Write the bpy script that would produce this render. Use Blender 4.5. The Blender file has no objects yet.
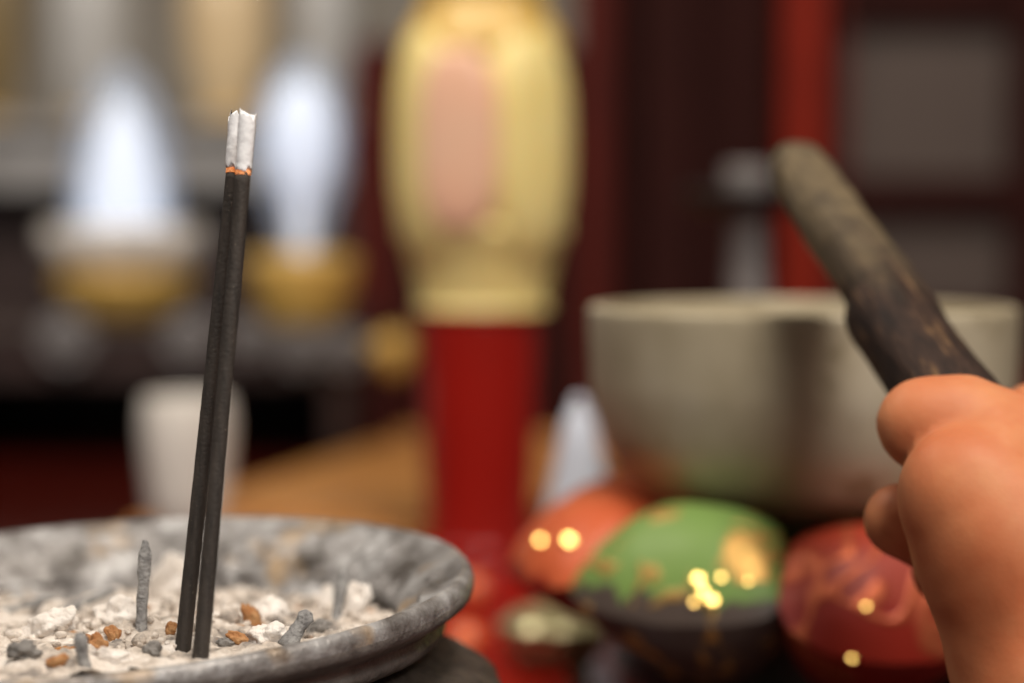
import bpy, bmesh, math, random
import numpy as np
from mathutils import Vector, Matrix

random.seed(7)
RNG = np.random.default_rng(11)
C = bpy.context.scene.collection
PI = math.pi

# ------------------------------------------------------------------ camera
F = 1024 / (2 * math.tan(math.radians(12.5)))          # focal length in px
CAM_H = 0.14
LAMP = (0.25, 0.15, 1.5)                               # the ceiling lamp
PITCH = math.atan((341.5 - 210) / F)
cp, sp = math.cos(PITCH), math.sin(PITCH)
FWD = np.array([0, cp, -sp]); UP = np.array([0, sp, cp]); RT = np.array([1.0, 0, 0])
EYE = np.array([0, 0, CAM_H])


def at(px, py, d):
    """world point seen at pixel (px, py) at depth d along the optical axis"""
    return EYE + d * (FWD + (px - 512) / F * RT + (341.5 - py) / F * UP)


def mm(px, d):
    return px / F * d


# ------------------------------------------------------------------ colour / materials
def lin(c):
    r = []
    for v in c:
        v = v / 255
        r.append(v / 12.92 if v <= 0.04045 else ((v + 0.055) / 1.055) ** 2.4)
    return (*r, 1.0)


class NT:
    def __init__(s, name):
        s.m = bpy.data.materials.new(name); s.m.use_nodes = True
        s.t = s.m.node_tree; s.n = s.t.nodes; s.l = s.t.links
        s.b = s.n['Principled BSDF']

    def add(s, typ, **kw):
        nd = s.n.new(typ)
        for k, v in kw.items():
            if k in nd.inputs:
                nd.inputs[k].default_value = v
            else:
                setattr(nd, k, v)
        return nd

    def link(s, a, b):
        s.l.new(a, b)

    def coord(s, scale=(1, 1, 1)):
        tc = s.add('ShaderNodeTexCoord'); mp = s.add('ShaderNodeMapping')
        mp.inputs['Scale'].default_value = scale
        s.link(tc.outputs['Object'], mp.inputs['Vector'])
        return mp.outputs['Vector']

    def noise(s, vec, scale, detail=4, rough=0.55, dist=0.0):
        nd = s.add('ShaderNodeTexNoise', Scale=scale, Detail=detail, Roughness=rough, Distortion=dist)
        s.link(vec, nd.inputs['Vector'])
        return nd.outputs['Fac']

    def ramp(s, fac, stops, interp='LINEAR'):
        nd = s.add('ShaderNodeValToRGB'); cr = nd.color_ramp; cr.interpolation = interp
        while len(cr.elements) < len(stops):
            cr.elements.new(0.5)
        for e, (p, c) in zip(cr.elements, stops):
            e.position = p; e.color = c if len(c) == 4 else lin(c)
        s.link(fac, nd.inputs['Fac'])
        return nd.outputs['Color']

    def mix(s, fac, a, b):
        nd = s.add('ShaderNodeMix', data_type='RGBA')
        if isinstance(fac, float):
            nd.inputs[0].default_value = fac
        else:
            s.link(fac, nd.inputs[0])
        for v, i in ((a, 6), (b, 7)):
            if isinstance(v, tuple):
                nd.inputs[i].default_value = v if len(v) == 4 else lin(v)
            else:
                s.link(v, nd.inputs[i])
        return nd.outputs[2]

    def bump(s, h, strength=0.3, dist=0.001):
        nd = s.add('ShaderNodeBump', Strength=strength, Distance=dist)
        s.link(h, nd.inputs['Height']); s.link(nd.outputs['Normal'], s.b.inputs['Normal'])

    def color(s, c):
        if isinstance(c, tuple):
            s.b.inputs['Base Color'].default_value = c if len(c) == 4 else lin(c)
        else:
            s.link(c, s.b.inputs['Base Color'])


def mat(name, c1, c2=None, scale=60, rough=0.5, metal=0.0, bump=0.0, bscale=None, sub=0.0, coat=0.0, stretch=(1, 1, 1), emit=None, es=0.0, spec=None):
    k = NT(name)
    v = k.coord(stretch)
    if c2 is not None:
        k.color(k.ramp(k.noise(v, scale), [(0.3, c1), (0.7, c2)]))
    else:
        k.color(c1)
    k.b.inputs['Roughness'].default_value = rough
    k.b.inputs['Metallic'].default_value = metal
    if sub:
        k.b.inputs['Subsurface Weight'].default_value = sub
        k.b.inputs['Subsurface Radius'].default_value = (0.004, 0.0015, 0.0008)
        k.b.inputs['Subsurface Scale'].default_value = 1.0
    if coat:
        k.b.inputs['Coat Weight'].default_value = coat
        k.b.inputs['Coat Roughness'].default_value = 0.08
    if spec is not None:
        k.b.inputs['Specular IOR Level'].default_value = spec
    if bump:
        k.bump(k.noise(v, bscale or scale * 3, 6), bump, 0.001)
    if emit is not None:
        k.b.inputs['Emission Color'].default_value = lin(emit)
        k.b.inputs['Emission Strength'].default_value = es
    return k.m


M = {}
M['lacquer'] = mat('table_lacquer', (58, 16, 11), (84, 22, 14), 12, rough=0.16, coat=0.4, stretch=(1, 6, 1))
M['honey'] = mat('honey_wood', (168, 108, 54), (200, 144, 80), 25, rough=0.35, stretch=(1, 9, 1), bump=0.1)
M['cab_red'] = mat('cabinet_red_wood', (70, 18, 11), (84, 22, 13), 20, rough=0.6, stretch=(6, 6, 1), spec=0.15)
M['cab_dark'] = mat('cabinet_dark_wood', (38, 14, 11), (48, 17, 13), 20, rough=0.7, stretch=(6, 6, 1), spec=0.1)
M['post_red'] = mat('post_bright_red', (140, 34, 13), (118, 27, 11), 20, rough=0.6, stretch=(6, 6, 1), spec=0.15)
M['pane'] = mat('grey_glass_pane', (86, 74, 68), (78, 66, 61), 9, rough=0.5, spec=0.2)
M['wall'] = mat('wall_plaster', (150, 143, 134), (136, 126, 112), 6, rough=0.9, bump=0.1)
M['floor'] = mat('floor_tile', (120, 100, 84), (104, 84, 70), 6, rough=0.4)
M['tier'] = mat('tier_dark_wood', (36, 22, 20), (52, 32, 28), 30, rough=0.5, stretch=(1, 8, 8))
M['boss'] = mat('carved_grey', (112, 108, 108), (88, 84, 84), 60, rough=0.5, bump=0.3)
M['uptier'] = mat('upper_tier_grey', (150, 148, 148), (120, 116, 112), 25, rough=0.6)
M['gold'] = mat('gilt', (214, 176, 96), (196, 156, 78), 80, rough=0.4, metal=0.15, bump=0.1)
M['oldgilt'] = mat('old_gilt', (136, 116, 78), (116, 98, 66), 80, rough=0.5, metal=0.1)
M['orangebead'] = mat('orange_bead', (232, 120, 74), (222, 108, 64), 30, rough=0.3)
M['brass'] = mat('aged_brass', (178, 168, 124), (150, 142, 106), 90, rough=0.25, metal=0.5)
M['porcelain'] = mat('white_porcelain', (226, 220, 212), (216, 209, 200), 30, rough=0.25, coat=0.3)
M['blueporcelain'] = mat('bluish_porcelain', (212, 218, 230), (200, 206, 220), 30, rough=0.3, coat=0.3)
M['cream'] = mat('cream_porcelain', (226, 202, 162), (210, 182, 140), 30, rough=0.35, coat=0.2)
M['greyporcelain'] = mat('pale_grey_porcelain', (190, 188, 186), (170, 168, 164), 30, rough=0.35)
M['redglass'] = mat('red_enamel', (150, 18, 6), (138, 16, 5), 20, rough=0.3, coat=0.3)
M['yellow'] = mat('pale_yellow_resin', (240, 221, 152), (235, 211, 134), 40, rough=0.4, sub=0.1)
M['yellowdeep'] = mat('deep_yellow_resin', (216, 180, 98), (204, 164, 84), 40, rough=0.4)
M['pink'] = mat('pink_resin', (234, 180, 150), (228, 186, 158), 30, rough=0.4)
M['metalgrey'] = mat('grey_metal', (136, 130, 128), (120, 114, 112), 60, rough=0.5, metal=0.1)
M['metaldark'] = mat('dark_metal', (26, 18, 17), (34, 24, 22), 60, rough=0.5)
M['standwood'] = mat('stand_dark_wood', (34, 15, 12), (46, 20, 15), 40, rough=0.4, stretch=(6, 1, 1))
M['redcloth'] = mat('red_cloth', (170, 22, 10), (140, 16, 8), 60, rough=0.7, bump=0.3, bscale=900)


def lamp_mat(name, col, s):
    k = NT(name); k.color((235, 238, 245))
    k.b.inputs['Emission Color'].default_value = lin(col); k.b.inputs['Emission Strength'].default_value = s
    k.b.inputs['Roughness'].default_value = 0.4
    return k.m


M['bulb'] = lamp_mat('lit_white_bulb', (212, 222, 240), 0.86)


def shell_mat():
    k = NT('frosted_shell'); k.color((196, 208, 226))
    k.b.inputs['Roughness'].default_value = 0.45
    tr = k.add('ShaderNodeBsdfTransparent'); mx = k.add('ShaderNodeMixShader', Fac=0.42)
    k.link(tr.outputs[0], mx.inputs[1]); k.link(k.b.outputs[0], mx.inputs[2])
    k.link(mx.outputs[0], k.n['Material Output'].inputs['Surface'])
    return k.m


M['shell'] = shell_mat()


def m_burner(name, inner):
    k = NT(name); v = k.coord()
    n1 = k.noise(v, 95, 5, 0.6); n2 = k.noise(v, 420, 4, 0.6); n3 = k.noise(v, 45, 3)
    if inner:
        base = k.ramp(n1, [(0.34, (80, 74, 69)), (0.5, (136, 132, 130)), (0.70, (188, 187, 187))])
        base = k.mix(k.ramp(n3, [(0.60, (0, 0, 0, 1)), (0.72, (1, 1, 1, 1))]), base, (160, 132, 96))
    else:
        base = k.ramp(n1, [(0.35, (92, 86, 82)), (0.65, (138, 133, 128))])
    k.color(base)
    k.b.inputs['Roughness'].default_value = 0.38
    k.b.inputs['Metallic'].default_value = 0.2
    k.bump(n2, 0.5, 0.0012)
    return k.m


M['burner_in'] = m_burner('burner_lip_ashy_metal', True)
M['burner_out'] = mat('burner_body_dark_cast', (38, 31, 27), (74, 64, 56), 260, rough=0.55, bump=0.8, bscale=700)


def m_ash():
    k = NT('incense_ash'); v = k.coord()
    n1 = k.noise(v, 110, 6, 0.65); n2 = k.noise(v, 900, 4, 0.7); n3 = k.noise(v, 170, 3, 0.5, 0.6)
    base = k.ramp(n1, [(0.37, (132, 124, 118)), (0.48, (200, 187, 174)), (0.62, (236, 227, 218))])
    base = k.mix(k.ramp(n3, [(0.66, (0, 0, 0, 1)), (0.73, (1, 1, 1, 1))]), base, (170, 118, 66))
    base = k.mix(k.ramp(n2, [(0.30, (0.5, 0.5, 0.5, 1)), (0.38, (0, 0, 0, 1))]), base, (112, 106, 104))
    k.color(base); k.b.inputs['Roughness'].default_value = 0.95
    k.bump(n2, 0.7, 0.001)
    return k.m


M['ash'] = m_ash()
M['stub'] = mat('burnt_stub_grey', (112, 110, 110), (176, 174, 172), 500, rough=0.9, bump=0.9, bscale=1400)
M['orangeflake'] = mat('orange_flake', (158, 98, 50), (190, 146, 100), 400, rough=0.8, bump=0.6)
M['darklump'] = mat('charred_lump', (112, 108, 104), (150, 146, 142), 500, rough=0.95, bump=0.8)
M['whitelump'] = mat('white_ash_lump', (226, 216, 206), (244, 238, 232), 300, rough=0.95, bump=0.8)


def m_stick():
    k = NT('charcoal_stick'); v = k.coord((1, 1, 0.12)); v2 = k.coord()
    base = k.ramp(k.noise(v, 900, 4), [(0.3, (40, 35, 31)), (0.7, (66, 58, 52))])
    sp_ = k.noise(v2, 2400, 2)
    base = k.mix(k.ramp(sp_, [(0.70, (0, 0, 0, 1)), (0.76, (0.6, 0.6, 0.6, 1))]), base, (150, 136, 120))
    k.color(base); k.b.inputs['Roughness'].default_value = 0.75
    k.bump(k.noise(v2, 1600, 4), 0.35, 0.0006)
    return k.m


M['stick'] = m_stick()
M['ashtip'] = mat('white_ash_column', (246, 246, 248), (252, 252, 254), 500, rough=0.95, bump=0.15, bscale=1200)
M['ember'] = mat('glowing_ember', (226, 140, 80), (250, 200, 150), 900, rough=0.9, emit=(255, 130, 50), es=0.45)


def m_bowl():
    k = NT('aged_bronze_bowl'); v = k.coord()
    n1 = k.noise(v, 22, 4, 0.55); n2 = k.noise(v, 60, 5, 0.6)
    base = k.ramp(n1, [(0.30, (160, 146, 118)), (0.55, (192, 180, 154)), (0.75, (206, 196, 176))])
    base = k.mix(k.ramp(n2, [(0.60, (0, 0, 0, 1)), (0.70, (0.7, 0.7, 0.7, 1))]), base, (120, 100, 66))
    k.color(base); k.b.inputs['Metallic'].default_value = 0.12; k.b.inputs['Roughness'].default_value = 0.42
    return k.m


M['bowl'] = m_bowl()


def m_brocade(name, c1, c2, gold, thr, scale, swirl=False, low=None):
    k = NT(name); v = k.coord()
    base = k.ramp(k.noise(v, 30, 3), [(0.35, c1), (0.65, c2)])
    if swirl:
        # curling thread lines: the level lines of a smooth noise
        a1 = k.add('ShaderNodeMath', operation='SUBTRACT'); k.link(k.noise(v, scale, 0.6, 0.4, 1.2), a1.inputs[0]); a1.inputs[1].default_value = 0.5
        a2 = k.add('ShaderNodeMath', operation='ABSOLUTE'); k.link(a1.outputs[0], a2.inputs[0])
        a3 = k.add('ShaderNodeMath', operation='SUBTRACT'); a3.inputs[0].default_value = 1.0; k.link(a2.outputs[0], a3.inputs[1])
        msk = a3.outputs[0]
    else:
        msk = k.noise(v, scale, 2.5, 0.55, 0.8)
    if low:                                               # darker colour below a ragged border
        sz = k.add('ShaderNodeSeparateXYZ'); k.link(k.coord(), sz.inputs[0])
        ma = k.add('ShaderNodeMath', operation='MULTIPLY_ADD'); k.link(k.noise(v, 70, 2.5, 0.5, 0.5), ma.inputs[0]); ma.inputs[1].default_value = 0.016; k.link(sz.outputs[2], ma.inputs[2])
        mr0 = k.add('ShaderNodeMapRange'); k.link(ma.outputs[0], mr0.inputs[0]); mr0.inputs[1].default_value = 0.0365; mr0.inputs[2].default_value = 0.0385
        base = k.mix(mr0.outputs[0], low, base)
    mask = k.ramp(msk, [(thr, (0, 0, 0, 1)), (thr + 0.05, (1, 1, 1, 1))])
    k.color(k.mix(mask, base, gold))
    mr = k.add('ShaderNodeMath', operation='MULTIPLY'); mr.inputs[1].default_value = 0.55
    sx = k.add('ShaderNodeSeparateColor'); k.link(mask, sx.inputs[0]); k.link(sx.outputs[0], mr.inputs[0])
    k.link(mr.outputs[0], k.b.inputs['Metallic'])
    k.b.inputs['Roughness'].default_value = 0.46
    k.b.inputs['Specular IOR Level'].default_value = 0.3
    k.bump(mask, 0.5, 0.0008)
    return k.m


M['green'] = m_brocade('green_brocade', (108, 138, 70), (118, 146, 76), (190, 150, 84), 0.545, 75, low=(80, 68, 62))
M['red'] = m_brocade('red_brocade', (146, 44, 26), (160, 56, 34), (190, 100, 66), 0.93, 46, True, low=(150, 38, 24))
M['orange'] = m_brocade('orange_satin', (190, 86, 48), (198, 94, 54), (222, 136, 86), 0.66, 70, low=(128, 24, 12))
M['sequin'] = mat('gold_sequin', (244, 206, 120), rough=0.36, metal=0.95)
M['piping'] = mat('dark_piping', (70, 62, 60), (90, 80, 76), 200, rough=0.6)


def m_striker():
    k = NT('striker_wood'); v = k.coord((1, 1, 0.16)); v2 = k.coord()
    g = k.add('ShaderNodeSeparateXYZ'); k.link(k.coord(), g.inputs[0])
    grain = k.noise(v, 520, 5, 0.65)
    dark = k.ramp(grain, [(0.36, (26, 17, 14)), (0.58, (60, 42, 33)), (0.72, (126, 96, 64))])
    tan = k.ramp(k.noise(v2, 220, 5), [(0.3, (78, 67, 53)), (0.7, (120, 104, 78))])
    a = k.add('ShaderNodeMath', operation='MULTIPLY_ADD')          # worn pale end, ragged border
    k.link(k.noise(v, 160, 3), a.inputs[0]); a.inputs[1].default_value = 0.045; k.link(g.outputs[2], a.inputs[2])
    f = k.add('ShaderNodeMapRange'); k.link(a.outputs[0], f.inputs[0])
    f.inputs[1].default_value = 0.072; f.inputs[2].default_value = 0.108
    k.color(k.mix(f.outputs[0], dark, tan))
    k.b.inputs['Roughness'].default_value = 0.6
    k.b.inputs['Specular IOR Level'].default_value = 0.25
    k.bump(grain, 0.8, 0.001)
    return k.m


M['striker'] = m_striker()
M['sleeve'] = mat('striker_dark_sleeve', (46, 26, 20), (74, 44, 34), 300, rough=0.5, stretch=(1, 1, 0.2), bump=0.4)


def m_skin():
    k = NT('skin'); v = k.coord()
    n1 = k.noise(v, 60, 3); n2 = k.noise(v, 900, 3, 0.6)
    k.color(k.ramp(n1, [(0.32, (190, 108, 69)), (0.55, (199, 123, 82)), (0.72, (206, 136, 93))]))
    k.b.inputs['Roughness'].default_value = 0.55
    k.b.inputs['Specular IOR Level'].default_value = 0.3
    k.b.inputs['Subsurface Weight'].default_value = 0.2
    k.b.inputs['Subsurface Radius'].default_value = (0.004, 0.0016, 0.0008)
    k.b.inputs['Subsurface Scale'].default_value = 1.0
    vo = k.add('ShaderNodeTexVoronoi', Scale=900.0); k.link(v, vo.inputs['Vector'])
    k.bump(vo.outputs['Distance'], 0.05, 0.0004)
    return k.m


M['skin'] = m_skin()
M['nail'] = mat('nail', (226, 166, 138), rough=0.25, sub=0.2)


# ------------------------------------------------------------------ object helpers
def tag(o, label=None, cat=None, group=None, kind=None):
    if label: o['label'] = label
    if cat: o['category'] = cat
    if group: o['group'] = group
    if kind: o['kind'] = kind
    return o


def mesh_obj(name, verts, faces, material, parent=None, smooth=True, loc=None):
    me = bpy.data.meshes.new(name)
    me.from_pydata([tuple(map(float, v)) for v in verts], [], [tuple(map(int, f)) for f in faces])
    me.update()
    if smooth:
        me.polygons.foreach_set('use_smooth', [True] * len(me.polygons))
    me.materials.append(material)
    o = bpy.data.objects.new(name, me); C.objects.link(o)
    if parent is not None: o.parent = parent
    if loc is not None: o.location = loc
    return o


def empty(name, loc, label, cat, group=None, rz=0):
    o = bpy.data.objects.new(name, None); C.objects.link(o)
    o.location = tuple(map(float, loc)); o.rotation_euler = (0, 0, rz); o.empty_display_size = 0.02
    return tag(o, label, cat, group)


def lathe(profile, segs=64, fn=None, cap0=True, cap1=True):
    """profile: list of (r, z). fn(p[n,3], i, j) may move the vertices. Returns verts, faces"""
    pr = np.array(profile, float); n = len(pr)
    t = np.linspace(0, 2 * PI, segs, endpoint=False)
    V = np.stack([pr[:, 0:1] * np.cos(t), pr[:, 0:1] * np.sin(t), np.repeat(pr[:, 1:2], segs, 1)], -1).reshape(-1, 3)
    if fn is not None: V = fn(V)
    Fc = []
    for i in range(n - 1):
        a = i * segs; b = a + segs
        for j in range(segs):
            k = (j + 1) % segs
            Fc.append((a + j, a + k, b + k, b + j))
    if cap0: Fc.append(tuple(range(segs - 1, -1, -1)))
    if cap1: Fc.append(tuple(range((n - 1) * segs, n * segs)))
    return V, Fc


def smooth_profile(pts, n=60):
    """Catmull-Rom through the points"""
    P = np.array(pts, float); P = np.vstack([2 * P[0] - P[1], P, 2 * P[-1] - P[-2]])
    out = []
    m = len(pts) - 1; per = max(2, n // m)
    for i in range(m):
        p0, p1, p2, p3 = P[i:i + 4]
        for u in np.linspace(0, 1, per, endpoint=False):
            out.append(0.5 * ((2 * p1) + (-p0 + p2) * u + (2 * p0 - 5 * p1 + 4 * p2 - p3) * u * u + (-p0 + 3 * p1 - 3 * p2 + p3) * u ** 3))
    out.append(P[-2])
    out = np.array(out); out[:, 0] = np.maximum(out[:, 0], 0.0003)
    return out


def lathe_obj(name, prof, material, parent=None, segs=64, fn=None, loc=None):
    V, Fc = lathe(prof, segs, fn)
    return mesh_obj(name, V, Fc, material, parent, loc=loc)


def box_obj(name, lo, hi, material, parent=None, bev=0.002, loc=None):
    bm = bmesh.new(); bmesh.ops.create_cube(bm, size=1)
    for v in bm.verts:
        v.co = Vector([lo[i] + (v.co[i] + 0.5) * (hi[i] - lo[i]) for i in range(3)])
    if bev:
        bmesh.ops.bevel(bm, geom=list(bm.edges), offset=bev, segments=2, affect='EDGES', profile=0.5)
    me = bpy.data.meshes.new(name); bm.to_mesh(me); bm.free(); me.materials.append(material)
    o = bpy.data.objects.new(name, me); C.objects.link(o)
    if parent is not None: o.parent = parent
    if loc is not None: o.location = loc
    return o


# value noise on a 3-d lattice
_H = RNG.random((64, 64, 64))


def vnoise(P, scale):
    q = np.asarray(P) * scale; i = np.floor(q).astype(int); f = q - i; f = f * f * (3 - 2 * f)
    r = 0
    for dx in (0, 1):
        for dy in (0, 1):
            for dz in (0, 1):
                w = (f[:, 0] if dx else 1 - f[:, 0]) * (f[:, 1] if dy else 1 - f[:, 1]) * (f[:, 2] if dz else 1 - f[:, 2])
                r = r + w * _H[(i[:, 0] + dx) % 64, (i[:, 1] + dy) % 64, (i[:, 2] + dz) % 64]
    return r * 2 - 1


def fbm(P, scale, oct=4):
    s = 0; a = 1
    for k in range(oct):
        s = s + a * vnoise(P + 3.1 * k, scale * 2 ** k); a *= 0.5
    return s


def ico(sub=3):
    bm = bmesh.new(); bmesh.ops.create_icosphere(bm, subdivisions=sub, radius=1)
    V = np.array([v.co[:] for v in bm.verts]); Fc = [tuple(v.index for v in f.verts) for f in bm.faces]
    bm.free(); return V, Fc


# surface nets for implicit shapes
def surface_nets(fn, lo, hi, h):
    n = np.ceil((np.array(hi) - np.array(lo)) / h).astype(int) + 1
    ax = [lo[i] + h * np.arange(n[i]) for i in range(3)]
    G = np.stack(np.meshgrid(*ax, indexing='ij'), -1)
    D = fn(G.reshape(-1, 3)).reshape(n)
    S = D < 0
    cells = np.zeros(n - 1, int); acc = np.zeros((*(n - 1), 3)); cnt = np.zeros(n - 1)
    corners = [(a, b, c) for a in (0, 1) for b in (0, 1) for c in (0, 1)]

    def sl(A, c): return A[c[0]:c[0] + n[0] - 1, c[1]:c[1] + n[1] - 1, c[2]:c[2] + n[2] - 1]
    for a in corners:
        for b in corners:
            d = [b[i] - a[i] for i in range(3)]
            if sum(d) == 1 and min(d) == 0:
                da, db = sl(D, a), sl(D, b); x = (da < 0) != (db < 0)
                t = np.where(x, da / np.where(x, da - db, 1), 0)
                for i in range(3):
                    acc[..., i] += np.where(x, a[i] + t * d[i], 0)
                cnt += x
    act = cnt > 0
    idx = -np.ones(n - 1, int); idx[act] = np.arange(act.sum())
    ijk = np.argwhere(act)
    V = np.array(lo) + h * (ijk + acc[act] / cnt[act][:, None])
    Fc = []
    for axn in range(3):
        u, w = (axn + 1) % 3, (axn + 2) % 3
        A = np.take(S, range(n[axn] - 1), axn); B = np.take(S, range(1, n[axn]), axn)
        e = np.argwhere(A != B)
        ok = (e[:, u] > 0) & (e[:, w] > 0) & (e[:, u] < n[u] - 1) & (e[:, w] < n[w] - 1)
        e = e[ok]
        du = np.zeros(3, int); du[u] = 1; dw = np.zeros(3, int); dw[w] = 1
        q = [idx[tuple((e - du - dw).T)], idx[tuple((e - dw).T)], idx[tuple(e.T)], idx[tuple((e - du).T)]]
        inside = S[tuple(e.T)]
        Q = np.stack(q, 1); Q[~inside] = Q[~inside][:, ::-1]
        Fc.append(Q)
    return V, np.vstack(Fc)


# ------------------------------------------------------------------ setting
def build_setting():
    f = box_obj('floor', (-1.6, -0.6, -0.80), (1.6, 2.3, -0.76), M['floor'], bev=0); tag(f, 'dark tiled floor under the altar', 'floor', kind='structure')
    w = box_obj('wall_back', (-1.6, 2.2, -0.76), (1.6, 2.28, 1.6), M['wall'], bev=0); tag(w, 'grey beige plaster wall behind the altar', 'wall', kind='structure')
    t = empty('altar_table', (0, 0, -0.76), 'dark red lacquered altar table carrying everything', 'table')
    box_obj('table_top', (-0.85, 0.20, 0.725), (0.85, 1.95, 0.76), M['lacquer'], t, 0.004)
    box_obj('apron', (-0.80, 0.24, 0.63), (0.80, 0.27, 0.725), M['lacquer'], t)
    for sx in (-0.78, 0.78):
        for y in (0.27, 1.88):
            box_obj('leg', (sx - 0.03, y - 0.03, 0.0), (sx + 0.03, y + 0.03, 0.725), M['lacquer'], t)


build_setting()


# ------------------------------------------------------------------ incense burner
BC = at(0, 0, 1) * 0 + EYE + np.array([-0.0823, 0.45, -0.0735])      # centre of the rim circle
RIM = 0.0743
HB = BC[2]                                                            # rim height above table


def slope(x, y):
    return 0.0546 * x + 0.050 * y


def burner_warp(V):
    w = np.clip(V[:, 2] / HB, 0, 1) ** 1.5
    V = V.copy(); V[:, 2] += w * slope(V[:, 0], V[:, 1])
    return V


def ash_z(x, y):
    """ash surface in burner coordinates"""
    P = np.stack([x, y, 0 * x], 1) + 0.5
    y = np.clip(y, -0.066, 0.066)
    z = HB + np.interp(y, [-0.070, -0.046, -0.02, 0.0, 0.03, 0.066], [-0.0056, -0.0048, -0.0052, -0.0064, -0.0092, -0.0140]) + 0.044 * x - 0.0045 * np.clip((x - 0.025) / 0.03, 0, 1)
    z = z + 0.0011 * fbm(P, 70, 4) + 0.0011 * np.abs(fbm(P, 190, 3)) - 0.0004 + 0.0007 * fbm(P, 420, 3)
    r = np.hypot(x, y)
    return z + 0.0012 * np.clip((r - 0.045) / 0.014, 0, 1)


def ash_rmax(z, x, y):
    t = HB + slope(x, y) - z
    return np.interp(t, [0.002, 0.0046, 0.0092, 0.016, 0.025], [0.0698, 0.0660, 0.0605, 0.0556, 0.0530]) + 0.0006


def build_burner():
    e = empty('incense_burner', (BC[0], BC[1], 0), 'wide grey metal incense burner full of ash and burnt stubs', 'incense burner')
    body = smooth_profile([(0.001, 0.004), (0.045, 0.003), (0.056, 0.0), (0.060, 0.006), (0.064, 0.012), (0.078, 0.024), (0.0825, 0.036), (0.078, 0.046), (0.066, 0.0515), (0.0605, 0.054), (0.0600, 0.0566)], 70)

    def bw(V):
        d = fbm(V, 160, 3)
        r = np.hypot(V[:, 0], V[:, 1]) + 1e-6
        V = V.copy(); V[:, :2] *= (1 + 0.0009 * d / r * (r > 0.05))[:, None]
        return burner_warp(V)
    V, Fc = lathe(body, 200, bw, True, False)
    mesh_obj('body', V, Fc, M['burner_out'], e)
    h = HB
    lip = [(0.0595, h - 0.0100), (0.0622, h - 0.0124), (0.0655, h - 0.0132), (0.0680, h - 0.0126), (0.0692, h - 0.0110), (0.0688, h - 0.0094), (0.0690, h - 0.0082), (0.0722, h - 0.0066), (0.0743, h - 0.0050), (0.0746, h - 0.0028),
           (0.0742, h - 0.0012), (0.0730, h - 0.0004), (0.0716, h - 0.0008), (0.0698, h - 0.0020), (0.0660, h - 0.0046), (0.0605, h - 0.0092), (0.0556, h - 0.0160), (0.0530, h - 0.025)]
    lip = smooth_profile(lip, 120); n_out = int(np.argmax(lip[:, 0]))

    def lw(V):
        r = np.hypot(V[:, 0], V[:, 1]); inner = np.clip((0.0725 - r) / 0.004, 0, 1) * (V[:, 2] > h - 0.022) * (V[:, 2] > h - 0.0262)*1.0 * np.clip(((V[:, 2] - h) + 0.0042 + (0.0690 - r) * 1.5) / 0.002, 0, 1)
        d = 0.0014 * fbm(V, 95, 4) + 0.0014 * np.clip(fbm(V + 2, 210, 2), 0, 1)
        V = V.copy(); k = d * inner
        V[:, 0] -= V[:, 0] / r * k * 0.9; V[:, 1] -= V[:, 1] / r * k * 0.9; V[:, 2] += k * 0.4
        edge = 0.00022 * fbm(V + 5, 300, 3)
        V[:, :2] *= (1 + edge / r)[:, None]
        return burner_warp(V)
    V, Fc = lathe(lip, 420, lw, False, False)
    o = mesh_obj('lip', V, Fc, M['burner_in'], e)
    # a plain outer face, the ashy inside
    o.data.materials.append(M['burner_out2'])
    segs = 420; cut = n_out
    for p in o.data.polygons:
        p.material_index = 1 if p.index // segs < cut else 0
    return e


M['burner_out2'] = m_burner('burner_lip_outer_metal', False)
build_burner()


def bpt(x, y, dz=0.0):
    z = float(ash_z(np.array([x]), np.array([y]))[0])
    return np.array([BC[0] + x, BC[1] + y, z + dz])


def build_ash():
    h = 0.0007; n = int(0.070 / h)
    g = np.arange(-n, n + 1) * h
    X, Y = np.meshgrid(g, g, indexing='ij'); r = np.hypot(X, Y)
    Z0 = ash_z(X.ravel(), Y.ravel()).reshape(X.shape); ok = r < ash_rmax(Z0, X, Y)
    idx = -np.ones(X.shape, int); idx[ok] = np.arange(ok.sum())
    x, y = X[ok], Y[ok]; z = ash_z(x, y)
    V = [np.stack([x, y, z], 1)]; Fc = []
    a = idx[:-1, :-1]; b = idx[1:, :-1]; c = idx[1:, 1:]; d = idx[:-1, 1:]
    m = (a >= 0) & (b >= 0) & (c >= 0) & (d >= 0)
    Fc += np.stack([a[m], b[m], c[m], d[m]], 1).tolist()
    base = len(x)
    iv, if_ = ico(2)
    for k in range(900):                                   # loose crumbs of ash lying on the bed
        rr = 0.054 * math.sqrt(random.random()); th = random.random() * 2 * PI
        px, py = rr * math.cos(th), rr * math.sin(th)
        s = random.uniform(0.0003, 0.0009) if random.random() < 0.88 else random.uniform(0.0009, 0.0019)
        q = iv * s * np.array([random.uniform(0.7, 1.5), random.uniform(0.7, 1.5), random.uniform(0.6, 1.0)])
        q = q * (1 + 0.35 * fbm(iv + k, 2.1, 2))[:, None]
        zz = float(ash_z(np.array([px]), np.array([py]))[0]) + s * 0.35
        V.append(q + [px, py, zz]); Fc += [tuple(i + base for i in f) for f in if_]; base += len(iv)
    o = mesh_obj('ash', np.vstack(V), Fc, M['ash'], loc=(BC[0], BC[1], 0))
    tag(o, 'bed of pale crumbly ash filling the incense burner', 'ash', kind='stuff')


build_ash()


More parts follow.
